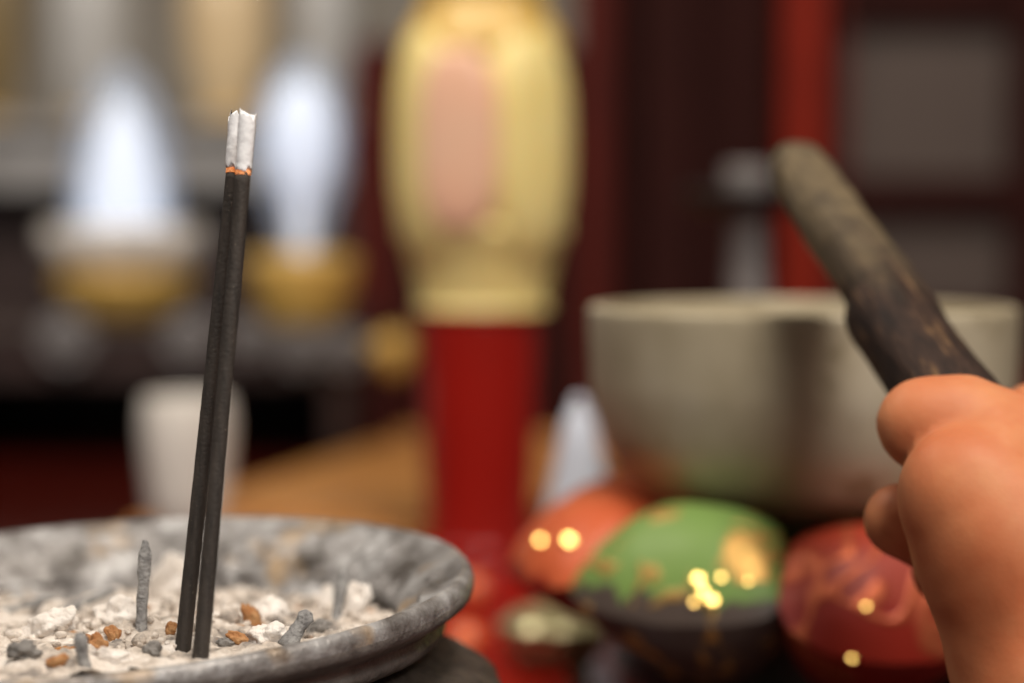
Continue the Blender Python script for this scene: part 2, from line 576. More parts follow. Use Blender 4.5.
def tube(path, radii, segs=20, rough=0.0, rs=900, caps=True):
    P = np.array(path, float); n = len(P)
    T = np.gradient(P, axis=0); T /= np.linalg.norm(T, axis=1)[:, None]
    ref = np.array([0.3, -0.9, 0.2]); V = []
    for i in range(n):
        u = np.cross(T[i], ref); u /= np.linalg.norm(u); w = np.cross(T[i], u)
        t = np.linspace(0, 2 * PI, segs, endpoint=False)
        V.append(P[i] + radii[i] * (np.outer(np.cos(t), u) + np.outer(np.sin(t), w)))
    V = np.vstack(V); Fc = []
    for i in range(n - 1):
        for j in range(segs):
            k = (j + 1) % segs
            Fc.append((i * segs + j, i * segs + k, (i + 1) * segs + k, (i + 1) * segs + j))
    Fc.append(tuple(range(segs - 1, -1, -1))); Fc.append(tuple(range((n - 1) * segs, n * segs)))
    if rough:
        ax = P[np.clip(np.repeat(np.arange(n), segs), 0, n - 1)]
        dv = V - ax; L = np.linalg.norm(dv, axis=1)[:, None] + 1e-9
        V = V + dv / L * (rough * fbm(V + 1.7, rs, 3))[:, None]
    return V, Fc


def hit_ash(px, py):
    """point of the ash bed seen at a pixel, in world space"""
    lo, hi = 0.388, 0.56
    prev = None
    for d in np.linspace(lo, hi, 1200):
        p = at(px, py, d)
        z = float(ash_z(np.array([p[0] - BC[0]]), np.array([p[1] - BC[1]]))[0])
        if p[2] <= z: return p, d
    return p, d


# ------------------------------------------------------------------ incense sticks
def build_stick(bx, by, tx, ty, ex, ey, rpx, seed, label, dd):
    base, d0 = hit_ash(bx, by)
    d0 += dd
    base = at(bx, by, d0)
    d1 = d0 + 0.006
    burn = at(tx, ty, d1); tip = at(ex, ey, d1 + 0.0008)
    r = mm(rpx, d0)
    e = empty('incense_stick', base, label, 'incense stick', 'lit incense sticks')
    ax = burn - base
    pts = [base - ax * 0.07 + ax * 1.07 * u - base for u in np.linspace(0, 1, 60)]
    V, Fc = tube(pts, [r * (1 - 0.10 * u) for u in np.linspace(0, 1, 60)], 28, 0.00004, 1500)
    mesh_obj('shaft', V, Fc, M['stick'], e)
    # ember ring with ragged border, then the standing ash column
    pr = [burn - ax / np.linalg.norm(ax) * 0.0004 - base + (tip - burn) * u for u in np.linspace(0, 0.085, 8)]
    V, Fc = tube(pr, [r * 0.925] * 8, 28, 0.00006, 2500)
    mesh_obj('ember', V, Fc, M['ember'], e)
    n = 40
    pr = [burn - base + (tip - burn) * (0.07 + 0.93 * u) for u in np.linspace(0, 1, n)]
    V, Fc = tube(pr, [r * (1.02 + 0.04 * math.sin(u * 5 + seed)) for u in np.linspace(0, 1, n)], 40, 0.00005, 900)
    # jagged top: drop or raise each column of the last rings
    axis = (tip - burn) / np.linalg.norm(tip - burn)
    jag = fbm(np.stack([np.cos(np.linspace(0, 2 * PI, 40)) * 1.6 + seed, np.sin(np.linspace(0, 2 * PI, 40)) * 1.6, np.zeros(40)], 1), 1.7, 3)
    for i in range(n):
        w = max(0, (i / (n - 1) - 0.7) / 0.3)
        V[i * 40:(i + 1) * 40] += np.outer(jag * 0.0013 * w, axis)
    lowj = fbm(np.stack([np.cos(np.linspace(0, 2 * PI, 40)) * 2 + seed * 3, np.sin(np.linspace(0, 2 * PI, 40)) * 2, np.zeros(40)], 1), 2.1, 2)
    for i in range(8):
        V[i * 40:(i + 1) * 40] += np.outer(lowj * 0.0009 * (1 - i / 8), axis)
    mesh_obj('ash_tip', V, Fc, M['ashtip'], e)
    return d0


D_FOCUS = build_stick(182.5, 652, 233.5, 171, 236.5, 117, 8.2, 1.3, 'black incense stick on the left of the touching pair, white ash tip', 0.0004)
build_stick(201, 652, 243.2, 173, 247.5, 116, 8.4, 4.1, 'black incense stick on the right of the touching pair, white ash tip', -0.0016)


def stub(px, py, tx, ty, wpx, label, material='stub', dd=0.0, name='incense_stub', cat='incense stub', group='burnt incense stubs in the ash'):
    p, d = hit_ash(px, py); q = at(tx, ty, d + dd)
    r = mm(wpx / 2, d)
    ax = q - p; n = 16
    pts = [p - 0.18 * ax / max(1, np.linalg.norm(ax) / 0.008) + (ax * 1.0) * u - p for u in np.linspace(0, 1, n)]
    rad = [r * (1.0 + 0.12 * math.sin(7 * u + px)) * (1 if u < 0.9 else 0.82 - 0.25 * (u - 0.9) * 10) for u in np.linspace(0, 1, n)]
    V, Fc = tube(pts, rad, 18, r * 0.16, 1100)
    o = mesh_obj(name, V, Fc, M[material], loc=tuple(map(float, p)))
    return tag(o, label, cat, group)


stub(84, 664, 78, 626, 13, 'short upright grey stub left of the incense sticks, near the front lip')
stub(141, 628, 146, 533, 12, 'tall slender grey stub standing left behind the incense sticks', dd=0.004)
stub(290, 642, 313, 606, 17, 'thick grey stub leaning right, near the front lip', dd=0.003)
stub(336, 618, 346, 560, 11, 'tall pale stub behind the thick leaning stub', dd=0.004)
stub(326, 610, 329, 580, 13, 'short pale stub between the leaning stub and the tall one', dd=0.002, material='whitelump')
stub(8, 612, 60, 596, 10, 'long grey stub lying across the ash at the far left', dd=0.006)
stub(62, 612, 122, 588, 9, 'thin grey stub lying on the ash beside the tall upright stub', dd=0.008)


def lump(px, py, w, h, material, label, seed, name, cat, group, stretch=(1, 1, 1), flat=0.0):
    p, d = hit_ash(px, py)
    iv, if_ = ico(4)
    q = iv * (1 + 0.42 * fbm(iv + seed, 1.6, 3))[:, None]
    q = np.sign(q) * np.abs(q) ** (1.0 - flat)
    q = q * np.array([mm(w / 2, d), mm(min(w, h) / 2, d), mm(h / 2, d)]) * (1.35 if material == 'whitelump' else 1.0)
    a = seed * 1.7; R = Matrix.Rotation(0.5 * math.sin(a), 3, 'Y')
    q = q @ np.array(R).T
    o = mesh_obj(name, q, if_, M[material], loc=(p[0], p[1], p[2] + mm(h * 0.22, d)))
    return tag(o, label, cat, group)


OB = ('orange_flake', 'ash flake', 'orange brown flakes in the ash')
lump(98, 650, 26, 20, 'orangeflake', 'orange brown flake just right of the short upright stub', 1, *OB)
lump(113, 640, 14, 20, 'orangeflake', 'small upright orange flake beside the larger one by the short stub', 2, *OB)
lump(252, 626, 16, 34, 'orangeflake', 'tall orange wedge of flake right of the incense sticks', 3, *OB)
lump(238, 643, 22, 14, 'orangeflake', 'dark orange flake at the foot of the tall orange wedge', 5, *OB)
lump(56, 664, 22, 12, 'orangeflake', 'flat orange flake left of the short upright stub', 6, *OB)
lump(170, 632, 12, 14, 'orangeflake', 'tiny orange flake touching the left incense stick', 8, *OB)
GB = ('charred_lump', 'charred lump', 'charred lumps in the ash')
lump(22, 655, 34, 20, 'darklump', 'large charred grey lump at the left by the front lip', 11, *GB)
lump(152, 654, 18, 18, 'darklump', 'round charred lump between short stub and incense sticks', 12, *GB)
lump(226, 646, 16, 12, 'darklump', 'small charred lump just right of the incense sticks', 13, *GB)
lump(318, 632, 26, 14, 'darklump', 'flat charred lump beside the thick leaning stub', 14, *GB)
WB = ('ash_lump', 'ash lump', 'white ash lumps in the ash')
lump(48, 634, 46, 26, 'whitelump', 'white ash lump left behind the short upright stub', 21, *WB)
lump(120, 622, 40, 26, 'whitelump', 'white ash lump in front of the tall slender stub', 22, *WB)
lump(166, 596, 26, 46, 'whitelump', 'tall white ash lump right of the tall slender stub', 23, *WB)
lump(268, 640, 28, 20, 'whitelump', 'white ash lump between orange wedge and leaning stub', 24, *WB)
lump(272, 618, 30, 26, 'whitelump', 'white ash lump behind the orange wedge', 25, *WB)
lump(112, 660, 26, 12, 'whitelump', 'white ash lump under the orange flakes by the lip', 26, *WB)
lump(356, 612, 18, 36, 'whitelump', 'white ash lump right of the tall pale stub', 27, *WB)

# ------------------------------------------------------------------ singing bowl, cushion, stand
DB = 0.60
cen = at(802, 300, DB)
BX, BY = cen[0], cen[1]


def build_cushion():
    st = empty('cushion_stand', (BX, BY, 0), 'low dark round wooden stand under the brocade cushion', 'stand')
    lathe_obj('top', smooth_profile([(0.001, 0.018), (0.042, 0.018), (0.046, 0.0190), (0.047, 0.021), (0.045, 0.0235), (0.001, 0.0235)], 40), M['standwood'], st)
    lathe_obj('foot', smooth_profile([(0.001, 0.0), (0.036, 0.0), (0.039, 0.003), (0.035, 0.008), (0.032, 0.014), (0.035, 0.0181), (0.001, 0.0181)], 40), M['standwood'], st)
    e = empty('cushion', (BX, BY, 0.020), 'round patchwork brocade cushion under the bronze singing bowl', 'cushion')
    npan = 8; ang0 = math.radians(-90 - 33.5)
    cols = ['green', 'red', 'orange']
    seq = ['green', 'red', 'green', 'orange', 'red', 'green', 'orange', 'orange']
    nu, nv = 28, 26
    RM, W, ZE = 0.052, 0.0250, 0.0285           # ring mid radius, half width, equator height over cushion base
    for k in range(npan):
        a0 = ang0 + k * 2 * PI / npan
        for half in (0, 1):
            V = []; Fc = []
            for i in range(nu + 1):
                u = -1 + 2 * i / nu
                th = a0 + u * PI / npan
                bulge = (1 - abs(u) ** 2.4) ** 0.55 if abs(u) < 1 else 0
                drop = {'green': 0.005, 'red': 0.012, 'orange': 0.002}[seq[k]] * bulge
                top = {'green': 0.0205, 'red': 0.0165, 'orange': 0.0195}[seq[k]]
                hgt = (top + drop / (0.55 + 0.45 * bulge) if half == 0 else (0.012 if seq[k] == 'orange' else 0.018 if seq[k] == 'green' else 0.013)) * (0.55 + 0.45 * bulge)
                wo = W * (0.86 + 0.14 * bulge)
                for j in range(nv + 1):
                    s = -1 + 2 * j / nv                      # inner edge to outer edge
                    r = RM + s * (wo if s > 0 else W)
                    zz = hgt * (max(0.0, 1 - abs(s) ** 1.9) ** 0.72 if half == 0 else max(0.0, 1 - abs(s) ** 1.7) ** 0.85)
                    z = ZE - drop + (zz if half == 0 else -zz) - (0.007 if s < 0 else 0) * abs(s) ** 1.5
                    V.append((r * math.cos(th), r * math.sin(th), z))
            for i in range(nu):
                for j in range(nv):
                    q = (i * (nv + 1) + j, (i + 1) * (nv + 1) + j, (i + 1) * (nv + 1) + j + 1, i * (nv + 1) + j + 1)
                    Fc.append(q if half == 0 else q[::-1])
            V = np.array(V)
            V = V + np.stack([0 * V[:, 0], 0 * V[:, 0], 0.0006 * fbm(V + k, 60, 3)], 1)
            c = seq[k]
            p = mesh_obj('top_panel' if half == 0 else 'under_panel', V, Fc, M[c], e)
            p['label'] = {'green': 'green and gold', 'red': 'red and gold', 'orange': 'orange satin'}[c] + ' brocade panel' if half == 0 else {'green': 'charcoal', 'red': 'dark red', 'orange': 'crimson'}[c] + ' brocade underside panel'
    # gold discs added to the panels, tilted between eye and lamp to make glints
    dep = bpy.context.evaluated_depsgraph_get()
    sv, sf = lathe([(0.0001, 0.0), (0.0011, 0.0), (0.0013, 0.0003), (0.0011, 0.0006), (0.0001, 0.0006)], 16)
    for px, py, sc_ in ((698, 580, 1.0), (703, 592, 0.85), (712, 601, 1.0), (721, 578, 0.6), (694, 603, 0.5), (748, 582, 0.45), (866, 607, 0.5), (852, 659, 0.6), (540, 541, 0.8), (569, 541, 1.1)):
        o_ = Vector(EYE); dr = (Vector(at(px, py, 1.0)) - o_).normalized()
        best = None
        for c in e.children:
            if c.name.startswith(('top', 'under')):
                off = Vector((BX, BY, 0.020))
                ok, loc, nor, fi = c.ray_cast(o_ - off, dr)
                if ok and (best is None or (loc + off - o_).length < best[0]): best = ((loc + off - o_).length, loc, nor)
        if best:
            _, loc, nor = best; off = Vector((BX, BY, 0.020))
            if nor.dot(dr) > 0: nor = -nor
            s = mesh_obj('sequin', sv, sf, M['sequin'], e, smooth=False)
            hv = ((Vector(LAMP) - (loc + off)).normalized() - dr).normalized()
            s.matrix_local = Matrix.Translation(loc - dr * 0.0006) @ hv.to_track_quat('Z', 'Y').to_matrix().to_4x4() @ Matrix.Scale(sc_, 4)
            s['label'] = 'tiny gold sequin'
    return e


build_cushion()


def build_bowl():
    z0 = 0.060; zr = cen[2] - 0.0016
    e = empty('singing_bowl', (BX, BY, z0), 'large dull bronze singing bowl resting on the brocade cushion', 'singing bowl')
    H = zr - z0; R = 0.0555
    out = [(0.001, 0.0), (0.022, 0.0006), (0.034, 0.0038), (0.0425, 0.0085), (0.0475, 0.0138), (0.0517, 0.0215), (0.0544, 0.032), (0.0552, 0.041), (R, H - 0.004), (R - 0.0002, H - 0.0008), (R - 0.0009, H)]
    inn = [(R - 0.0022, H), (R - 0.003, H - 0.001), (0.0524, 0.044), (0.0510, 0.030), (0.0455, 0.018), (0.039, 0.011), (0.030, 0.006), (0.001, 0.0035)]
    lathe_obj('bowl', smooth_profile(out + inn, 140), M['bowl'], e, 128)


build_bowl()


# ------------------------------------------------------------------ striker and hand
DH = 0.442
def build_striker():
    A = at(991, 452, 0.447); B = at(794, 164, 0.550)
    ax = B - A; L = float(np.linalg.norm(ax)); ax = ax / L
    e = empty('striker', A, 'dark wooden striker with worn pale end held in the hand', 'striker')
    q = Vector(ax).to_track_quat('Z', 'Y'); e.rotation_mode = 'QUATERNION'; e.rotation_quaternion = q
    prof = [(0.0005, -0.0145), (0.0070, -0.0142), (0.0086, -0.0125), (0.0091, -0.009), (0.0090, 0.0), (0.0086, 0.03), (0.0082, 0.06), (0.0078, 0.09), (0.0073, L - 0.010), (0.0070, L - 0.003), (0.0058, L + 0.0008), (0.0034, L + 0.0030), (0.0005, L + 0.0034)]

    def w(V):
        V = V.copy(); r = np.hypot(V[:, 0], V[:, 1])[:, None] + 1e-6
        d = 0.0005 * fbm(V * [1, 1, 0.4], 190, 4)
        V[:, :2] += V[:, :2] / r * d[:, None] * (r > 0.002)
        return V
    lathe_obj('shaft', smooth_profile(prof, 120), M['striker'], e, 64, w)
    # slightly thicker dark sleeve round the lower half, pushed to one side
    left = np.array(q.to_matrix().inverted() @ Vector((-1, 0, -0.3))); left[2] = 0; left /= np.linalg.norm(left)
    sl = smooth_profile([(0.0070, -0.012), (0.0090, -0.0115), (0.0094, -0.006), (0.0094, 0.01), (0.0091, 0.048), (0.0089, 0.0555), (0.0082, 0.0570), (0.0055, 0.0572)], 60)

    def w2(V):
        return w(V + left * 0.0016)
    lathe_obj('sleeve', sl, M['striker'], e, 64, w2)


build_striker()


def build_hand():
    def q(px, py, dz, rpx):
        d = DH + dz
        return np.array([*at(px, py, d), mm(rpx, d)])
    def w4(x, y, z, r):
        return np.array([x, y, z, r])
    chains = [
        # near digit pressed over the shaft, tip to the left
        ([q(923, 425, 0.000, 46), q(962, 430, 0.000, 48), q(1030, 462, 0.000, 60), q(1100, 560, 0.004, 78)], 0.0025),
        # side of the fist in front: knuckle to wrist
        ([q(968, 494, -0.0115, 70), q(1010, 545, -0.012, 92), q(1066, 656, -0.012, 110), q(1098, 730, -0.022, 116), w4(0.128, 0.345, 0.047, 0.0235), w4(0.165, 0.22, 0.062, 0.030), w4(0.205, 0.10, 0.085, 0.036)], 0.006),
        # palm behind
        ([q(1060, 560, 0.030, 80), q(1105, 670, 0.026, 100), q(1112, 730, 0.000, 108)], 0.008),
        # middle finger curled under the shaft, its tip showing on the left
        ([q(901, 520, 0.006, 38), q(935, 530, 0.010, 36), q(1010, 548, 0.020, 42)], 0.0015),
        # ring finger and little finger curled behind
        ([q(942, 572, 0.022, 31), q(985, 578, 0.026, 35), q(1040, 590, 0.034, 42)], 0.0015),
        ([q(985, 622, 0.032, 27), q(1020, 630, 0.036, 31), q(1070, 640, 0.042, 38)], 0.0015),
        # index finger behind the shaft
        ([q(1000, 470, 0.024, 36), q(1040, 430, 0.026, 42), q(1100, 470, 0.030, 50), q(1130, 590, 0.032, 62)], 0.002),
    ]

    def cap(P, a, b):
        pa = P - a[:3]; ba = b[:3] - a[:3]
        h = np.clip(pa @ ba / (ba @ ba), 0, 1)
        return np.linalg.norm(pa - h[:, None] * ba, axis=1) - (a[3] + h * (b[3] - a[3]))

    def smin(a, b, k):
        h = np.clip(0.5 + 0.5 * (b - a) / k, 0, 1)
        return b + h * (a - b) - k * h * (1 - h)

    def sdf(P):
        D = None
        kx = np.clip((P[:, 0] - at(930, 400, DH)[0]) / mm(55, DH), 0, 1)
        for ch, k in chains:
            d = None
            for a, b in zip(ch[:-1], ch[1:]):
                c = cap(P, a, b); d = c if d is None else smin(d, c, 0.006)
            D = d if D is None else smin(D, d, {0.0025: 0.0007, 0.006: 0.0009 + 0.010 * kx ** 1.5, 0.008: 0.010}.get(k, 0.0012))
        # the flesh closes round the shaft instead of passing through it
        a4, b4 = at(991, 452, 0.447), at(794, 164, 0.550); u = (b4 - a4) / np.linalg.norm(b4 - a4)
        pa = P - (a4 + np.array([-0.0008, 0, -0.0003])); ds = np.linalg.norm(pa - np.outer(pa @ u, u), axis=1)
        ds = np.maximum(ds - 0.0102, -(pa @ u) - 0.018)
        D = np.maximum(D, -ds)
        return D + 0.00025 * fbm(P, 120, 2)
    V, Fc = surface_nets(sdf, (0.060, 0.055, 0.002), (0.250, DH + 0.075, 0.155), 0.00125)
    o = mesh_obj('hand', V, Fc, M['skin'])
    tag(o, 'bare hand gripping the dark wooden striker', 'hand')
    mod = o.modifiers.new('smooth', 'SMOOTH'); mod.factor = 0.5; mod.iterations = 3
    return o


build_hand()


# ------------------------------------------------------------------ things on the table behind
def table_depth(py, z=0.0):
    # depth at which height z shows at row py
    k = (341.5 - py) / F
    return (CAM_H - z) / (sp - k * cp)


def on_table(px, py, z=0.0):
    return at(px, py, table_depth(py, z)), table_depth(py, z)


def build_lantern():
    d = 0.92
    p = at(479, 560, d); x, y = p[0], p[1]
    s = d / F
    zp = lambda py: at(478, py, d)[2]
    e = empty('red_stand', (x, y, 0.003), 'glossy red cylindrical stand under the yellow lantern', 'stand')
    r = lambda w: w * s
    lathe_obj('cylinder', smooth_profile([(0.001, 0.0), (r(54), 0.0), (r(56), 0.002), (r(54), 0.02), (r(57), 0.05), (r(61), zp(340)), (r(61), zp(322)), (r(58), zp(318)), (0.001, zp(318))], 60), M['redglass'], e)
    lathe_obj('foot_ring', smooth_profile([(r(52), 0.0), (r(60), 0.0), (r(61), 0.003), (r(59), 0.006), (r(52), 0.0065)], 24), M['redglass'], e)
    zb = zp(318)
    L = empty('lantern', (x + r(4), y, zb + 0.003), 'tall yellow petal lantern with pink panel on a red stand', 'lantern')
    Z = lambda py: zp(py) - zb
    lathe_obj('collar', smooth_profile([(0.001, 0.0), (r(62), 0.0), (r(64), Z(308)), (r(67), Z(290)), (r(74), Z(262)), (r(80), Z(230)), (0.001, Z(225))], 48), M['yellow'], L)
    iv, if_ = ico(4)
    for k in range(4):
        a = math.radians(-90 + 40 + k * 90)
        q = np.sign(iv) * np.abs(iv) ** 0.66
        q = q * np.array([r(47), r(42), (Z(38) - Z(285)) / 2])
        lowr = np.clip(-iv[:, 2], 0, 1) ** 1.5
        q[:, 0] *= 1 - 0.25 * lowr
        q[:, 1] += r(51) - r(9) * lowr
        R = np.array(Matrix.Rotation(a - PI / 2, 3, 'Z'))
        q = q @ R.T + [0, 0, (Z(38) + Z(285)) / 2]
        pet = mesh_obj('petal', q, if_, M['yellow'], L)
        if k == 3:
            q = np.sign(iv) * np.abs(iv) ** 0.7
            q = q * np.array([r(39), r(13), (Z(62) - Z(240)) / 2]); q[:, 1] += r(80)
            q = q @ np.array(Matrix.Rotation(a - PI / 2 + 0.60, 3, 'Z')).T + [0, 0, (Z(62) + Z(240)) / 2]
            o = mesh_obj('inlay', q, if_, M['pink'], pet); o['label'] = 'pink inlay panel'
    lathe_obj('crown', smooth_profile([(0.001, Z(70)), (r(70), Z(66)), (r(74), Z(48)), (r(64), Z(30)), (r(56), Z(12)), (r(58), Z(-6)), (r(40), Z(-24)), (r(16), Z(-40)), (0.001, Z(-60))], 60), M['yellowdeep'], L, 48,
              lambda V: V * np.stack([1 + 0.06 * np.cos(6 * np.arctan2(V[:, 1], V[:, 0])), 1 + 0.06 * np.cos(6 * np.arctan2(V[:, 1], V[:, 0])), 1 + 0 * V[:, 0]], 1))
    # red trim on the pink panel's top
    return


build_lantern()


def build_small_things():
    # red runner cloth in front of the stand
    p0, d0 = on_table(478, 600)
    nx, ny = 10, 40; V = []; Fc = []
    for j in range(ny + 1):
        for i in range(nx + 1):
            x = -0.024 + 0.048 * i / nx; y = -0.185 + 0.30 * j / ny
            V.append((x, y, 0.0016 + 0.0004 * math.sin(x * 180 + y * 40)))
    m = len(V); V += [(a, b, 0.0002) for a, b, c in V]
    for j in range(ny):
        for i in range(nx):
            a = j * (nx + 1) + i
            Fc.append((a, a + 1, a + nx + 2, a + nx + 1)); Fc.append((m + a, m + a + nx + 1, m + a + nx + 2, m + a + 1))
    loop = [i for i in range(nx + 1)] + [j * (nx + 1) + nx for j in range(1, ny + 1)] + [ny * (nx + 1) + i for i in range(nx - 1, -1, -1)] + [j * (nx + 1) for j in range(ny - 1, 0, -1)]
    for a, b in zip(loop, loop[1:] + loop[:1]): Fc.append((a, m + a, m + b, b))
    return p0, V, Fc


M['redbead'] = mat('red_bead', (200, 44, 20), (190, 36, 16), 30, rough=0.12, coat=0.5)


def glint(px, py, rr, label):  # small ball with the orange of a bright glint put into its colour
    p, d = on_table(px, py, rr + 0.003)
    iv, if_ = ico(3)
    o = lathe_obj('prayer_bead', smooth_profile([(0.0012, -rr), (rr * 0.55, -rr * 0.84), (rr * 0.92, -rr * 0.4), (rr, 0), (rr * 0.92, rr * 0.4), (rr * 0.55, rr * 0.84), (0.0012, rr)], 40), M['orangebead'], None, 32, loc=(p[0], p[1], 0.003 + rr))
    tag(o, label, 'bead', 'loose orange beads')




def red_tray():
    e = empty('lacquer_tray', (at(485, 600, 0.8)[0], 0.80, 0), 'flat bright red lacquer tray under the red stand', 'tray')
    hw = 0.026
    box_obj('base', (-hw, -0.20, 0.0), (hw, 0.165, 0.003), M['redglass'], e, 0.001)
    for x in (-hw, hw - 0.002):
        box_obj('side_rim', (x, -0.20, 0.003), (x + 0.002, 0.165, 0.005), M['redglass'], e, 0.0005)


red_tray()
glint(472, 590, 0.0055, 'small orange bead nearer the red stand')
glint(466, 641, 0.0055, 'small orange bead nearer the incense burner')


def cup():
    p, d = on_table(556, 684)
    d2 = d + 0.02
    o = empty('brass_cup', (p[0], p[1] + 0.015, 0), 'small brass lidded cup on the table left of the cushion', 'cup')
    lathe_obj('body', smooth_profile([(0.001, 0.0), (0.010, 0.0), (0.0105, 0.003), (0.015, 0.008), (0.0165, 0.0125), (0.0160, 0.0145), (0.001, 0.0146)], 40), M['brass'], o)
    lathe_obj('lid', smooth_profile([(0.001, 0.0144), (0.0164, 0.0144), (0.0160, 0.0165), (0.0115, 0.0198), (0.005, 0.0215), (0.002, 0.022), (0.003, 0.0245), (0.0025, 0.0262), (0.0005, 0.027)], 50), M['brass'], o)


cup()


def bottle():
    d = 0.74
    p = at(579, 406, d); s = d / F
    top = p[2]
    e = empty('porcelain_bottle', (p[0], p[1], 0), 'small pale bluish cone-necked bottle between red stand and singing bowl', 'bottle')
    lathe_obj('body', smooth_profile([(0.001, 0), (0.010, 0), (0.0115, 0.004), (0.0125, 0.02), (0.0120, 0.038), (24 * s, at(580, 462, d)[2]), (22 * s, at(580, 450, d)[2]), (15 * s, at(580, 420, d)[2]), (8 * s, top - 0.001)], 60), M['blueporcelain'], e)
    lathe_obj('stopper', smooth_profile([(0.001, top - 0.002), (8 * s, top - 0.0015), (8 * s, top + 0.001), (4 * s, top + 0.0028), (0.0003, top + 0.0032)], 30), M['blueporcelain'], e)


bottle()


def white_cup():
    d = 0.98; s = d / F
    p = at(187, 450, d); top = at(187, 396, d)[2]
    e = empty('porcelain_cup', (p[0], p[1], 0), 'plain white porcelain cup behind the incense burner', 'cup')
    R = 46 * s
    pr = [(0.001, 0.002), (R * 0.5, 0.002), (R * 0.52, 0.0), (R * 0.58, 0.0), (R * 0.6, 0.004), (R * 0.80, 0.012), (R * 0.92, 0.028), (R * 1.0, top - 0.014), (R * 0.96, top - 0.003), (R * 0.92, top - 0.0005), (R * 0.87, top - 0.001), (R * 0.88, top - 0.008), (R * 0.85, 0.028), (R * 0.7, 0.014), (0.001, 0.008)]
    lathe_obj('body', smooth_profile(pr, 90), M['porcelain'], e)


white_cup()


def wood_tray():
    # honey coloured board lying askew on the table
    A, _ = on_table(430, 436); B, _ = on_table(228, 506)
    v = A - B; ang = math.atan2(v[1], v[0]); L = float(np.hypot(v[0], v[1]))
    e = empty('wooden_board', (B[0], B[1], 0), 'honey brown wooden board lying askew behind the incense burner', 'board', rz=ang)
    box_obj('panel', (-0.12, -0.15, 0.0), (L - 0.05, 0.0, 0.008), M['honey'], e, 0.002)
    for x in (-0.10, L - 0.09):
        box_obj('cleat', (x, -0.145, 0.008), (x + 0.018, -0.005, 0.011), M['honey'], e, 0.001)


wood_tray()


# ------------------------------------------------------------------ altar tiers with lamps
TZ = 0.075


def build_tiers():
    yf = 1.27
    e = empty('altar_tier', (0, yf, 0), 'low dark altar step with grey carved bosses along its front', 'altar step')
    x0, x1 = at(-140, 330, yf)[0], at(346, 330, yf)[0]
    box_obj('top_board', (x0, 0, TZ - 0.008), (x1, 0.30, TZ), M['tier'], e)
    box_obj('apron', (x0, 0.004, TZ - 0.030), (x1, 0.014, TZ - 0.008), M['tier'], e, 0.001)
    box_obj('back_board', (x0, 0.28, 0), (x1, 0.29, TZ - 0.008), M['tier'], e, 0.001)
    for x in (x0 + 0.006, x1 - 0.006):
        box_obj('leg', (x - 0.006, 0.004, 0), (x + 0.006, 0.28, TZ - 0.008), M['tier'], e, 0.001)
    for px in (-60, 65, 190, 250, 300, 345):
        x = at(px, 340, yf)[0]; rr = mm(30 if px in (65, 190, -60) else 24, yf)
        zc = at(px, 342 if px < 300 else 352, yf)[2]
        V, Fc = lathe(smooth_profile([(0.001, 0.013), (rr * 0.3, 0.012), (rr * 0.5, 0.008), (rr * 0.75, 0.0085), (rr * 0.95, 0.005), (rr, 0.0)], 30), 48,
                      lambda V: V * np.stack([1 + 0.08 * np.cos(8 * np.arctan2(V[:, 1], V[:, 0]))] * 2 + [1 + 0 * V[:, 0]], 1))
        V = np.stack([V[:, 0], -V[:, 2], V[:, 1]], 1)
        b = mesh_obj('boss', V, Fc, M['boss'], e, loc=(x, 0.004, zc)); b['label'] = 'grey carved boss'
    V, Fc = lathe(smooth_profile([(0.001, -0.016), (0.005, -0.014), (0.0095, -0.006), (0.010, 0.002), (0.007, 0.007), (0.001, 0.009)], 40), 32)
    k = mesh_obj('finial', V, Fc, M['gold'], e, loc=(at(400, 345, yf)[0] - 0.004, 0.006, at(400, 348, yf)[2])); k['label'] = 'gilt corner finial'
    V, Fc = tube([(x1 - 0.004, 0.006, at(400, 348, yf)[2]), (at(400, 345, yf)[0], 0.006, at(400, 348, yf)[2])], [0.003, 0.003], 12)
    mesh_obj('finial_arm', V, Fc, M['gold'], e)
    # upper tier
    yu = 1.64; zu = 0.205
    u = empty('upper_altar_tier', (0, yu, 0), 'grey upper altar step standing behind the two white lamps', 'altar step')
    x0, x1 = at(-140, 330, yu)[0], at(352, 330, yu)[0]
    box_obj('top_board', (x0, 0, zu - 0.012), (x1, 0.20, zu), M['uptier'], u)
    box_obj('front_panel', (x0 + 0.005, 0.01, 0.155), (x1 - 0.005, 0.02, zu - 0.012), M['uptier'], u, 0.001)
    box_obj('recess_panel', (x0 + 0.005, 0.06, 0.0), (x1 - 0.005, 0.07, zu - 0.012), M['tier'], u, 0.001)
    for x in (x0 + 0.012, (x0 + x1) / 2, x1 - 0.012):
        box_obj('leg', (x - 0.010, 0.012, 0), (x + 0.010, 0.06, zu - 0.012), M['tier'], u, 0.001)
    return zu


ZU = build_tiers()


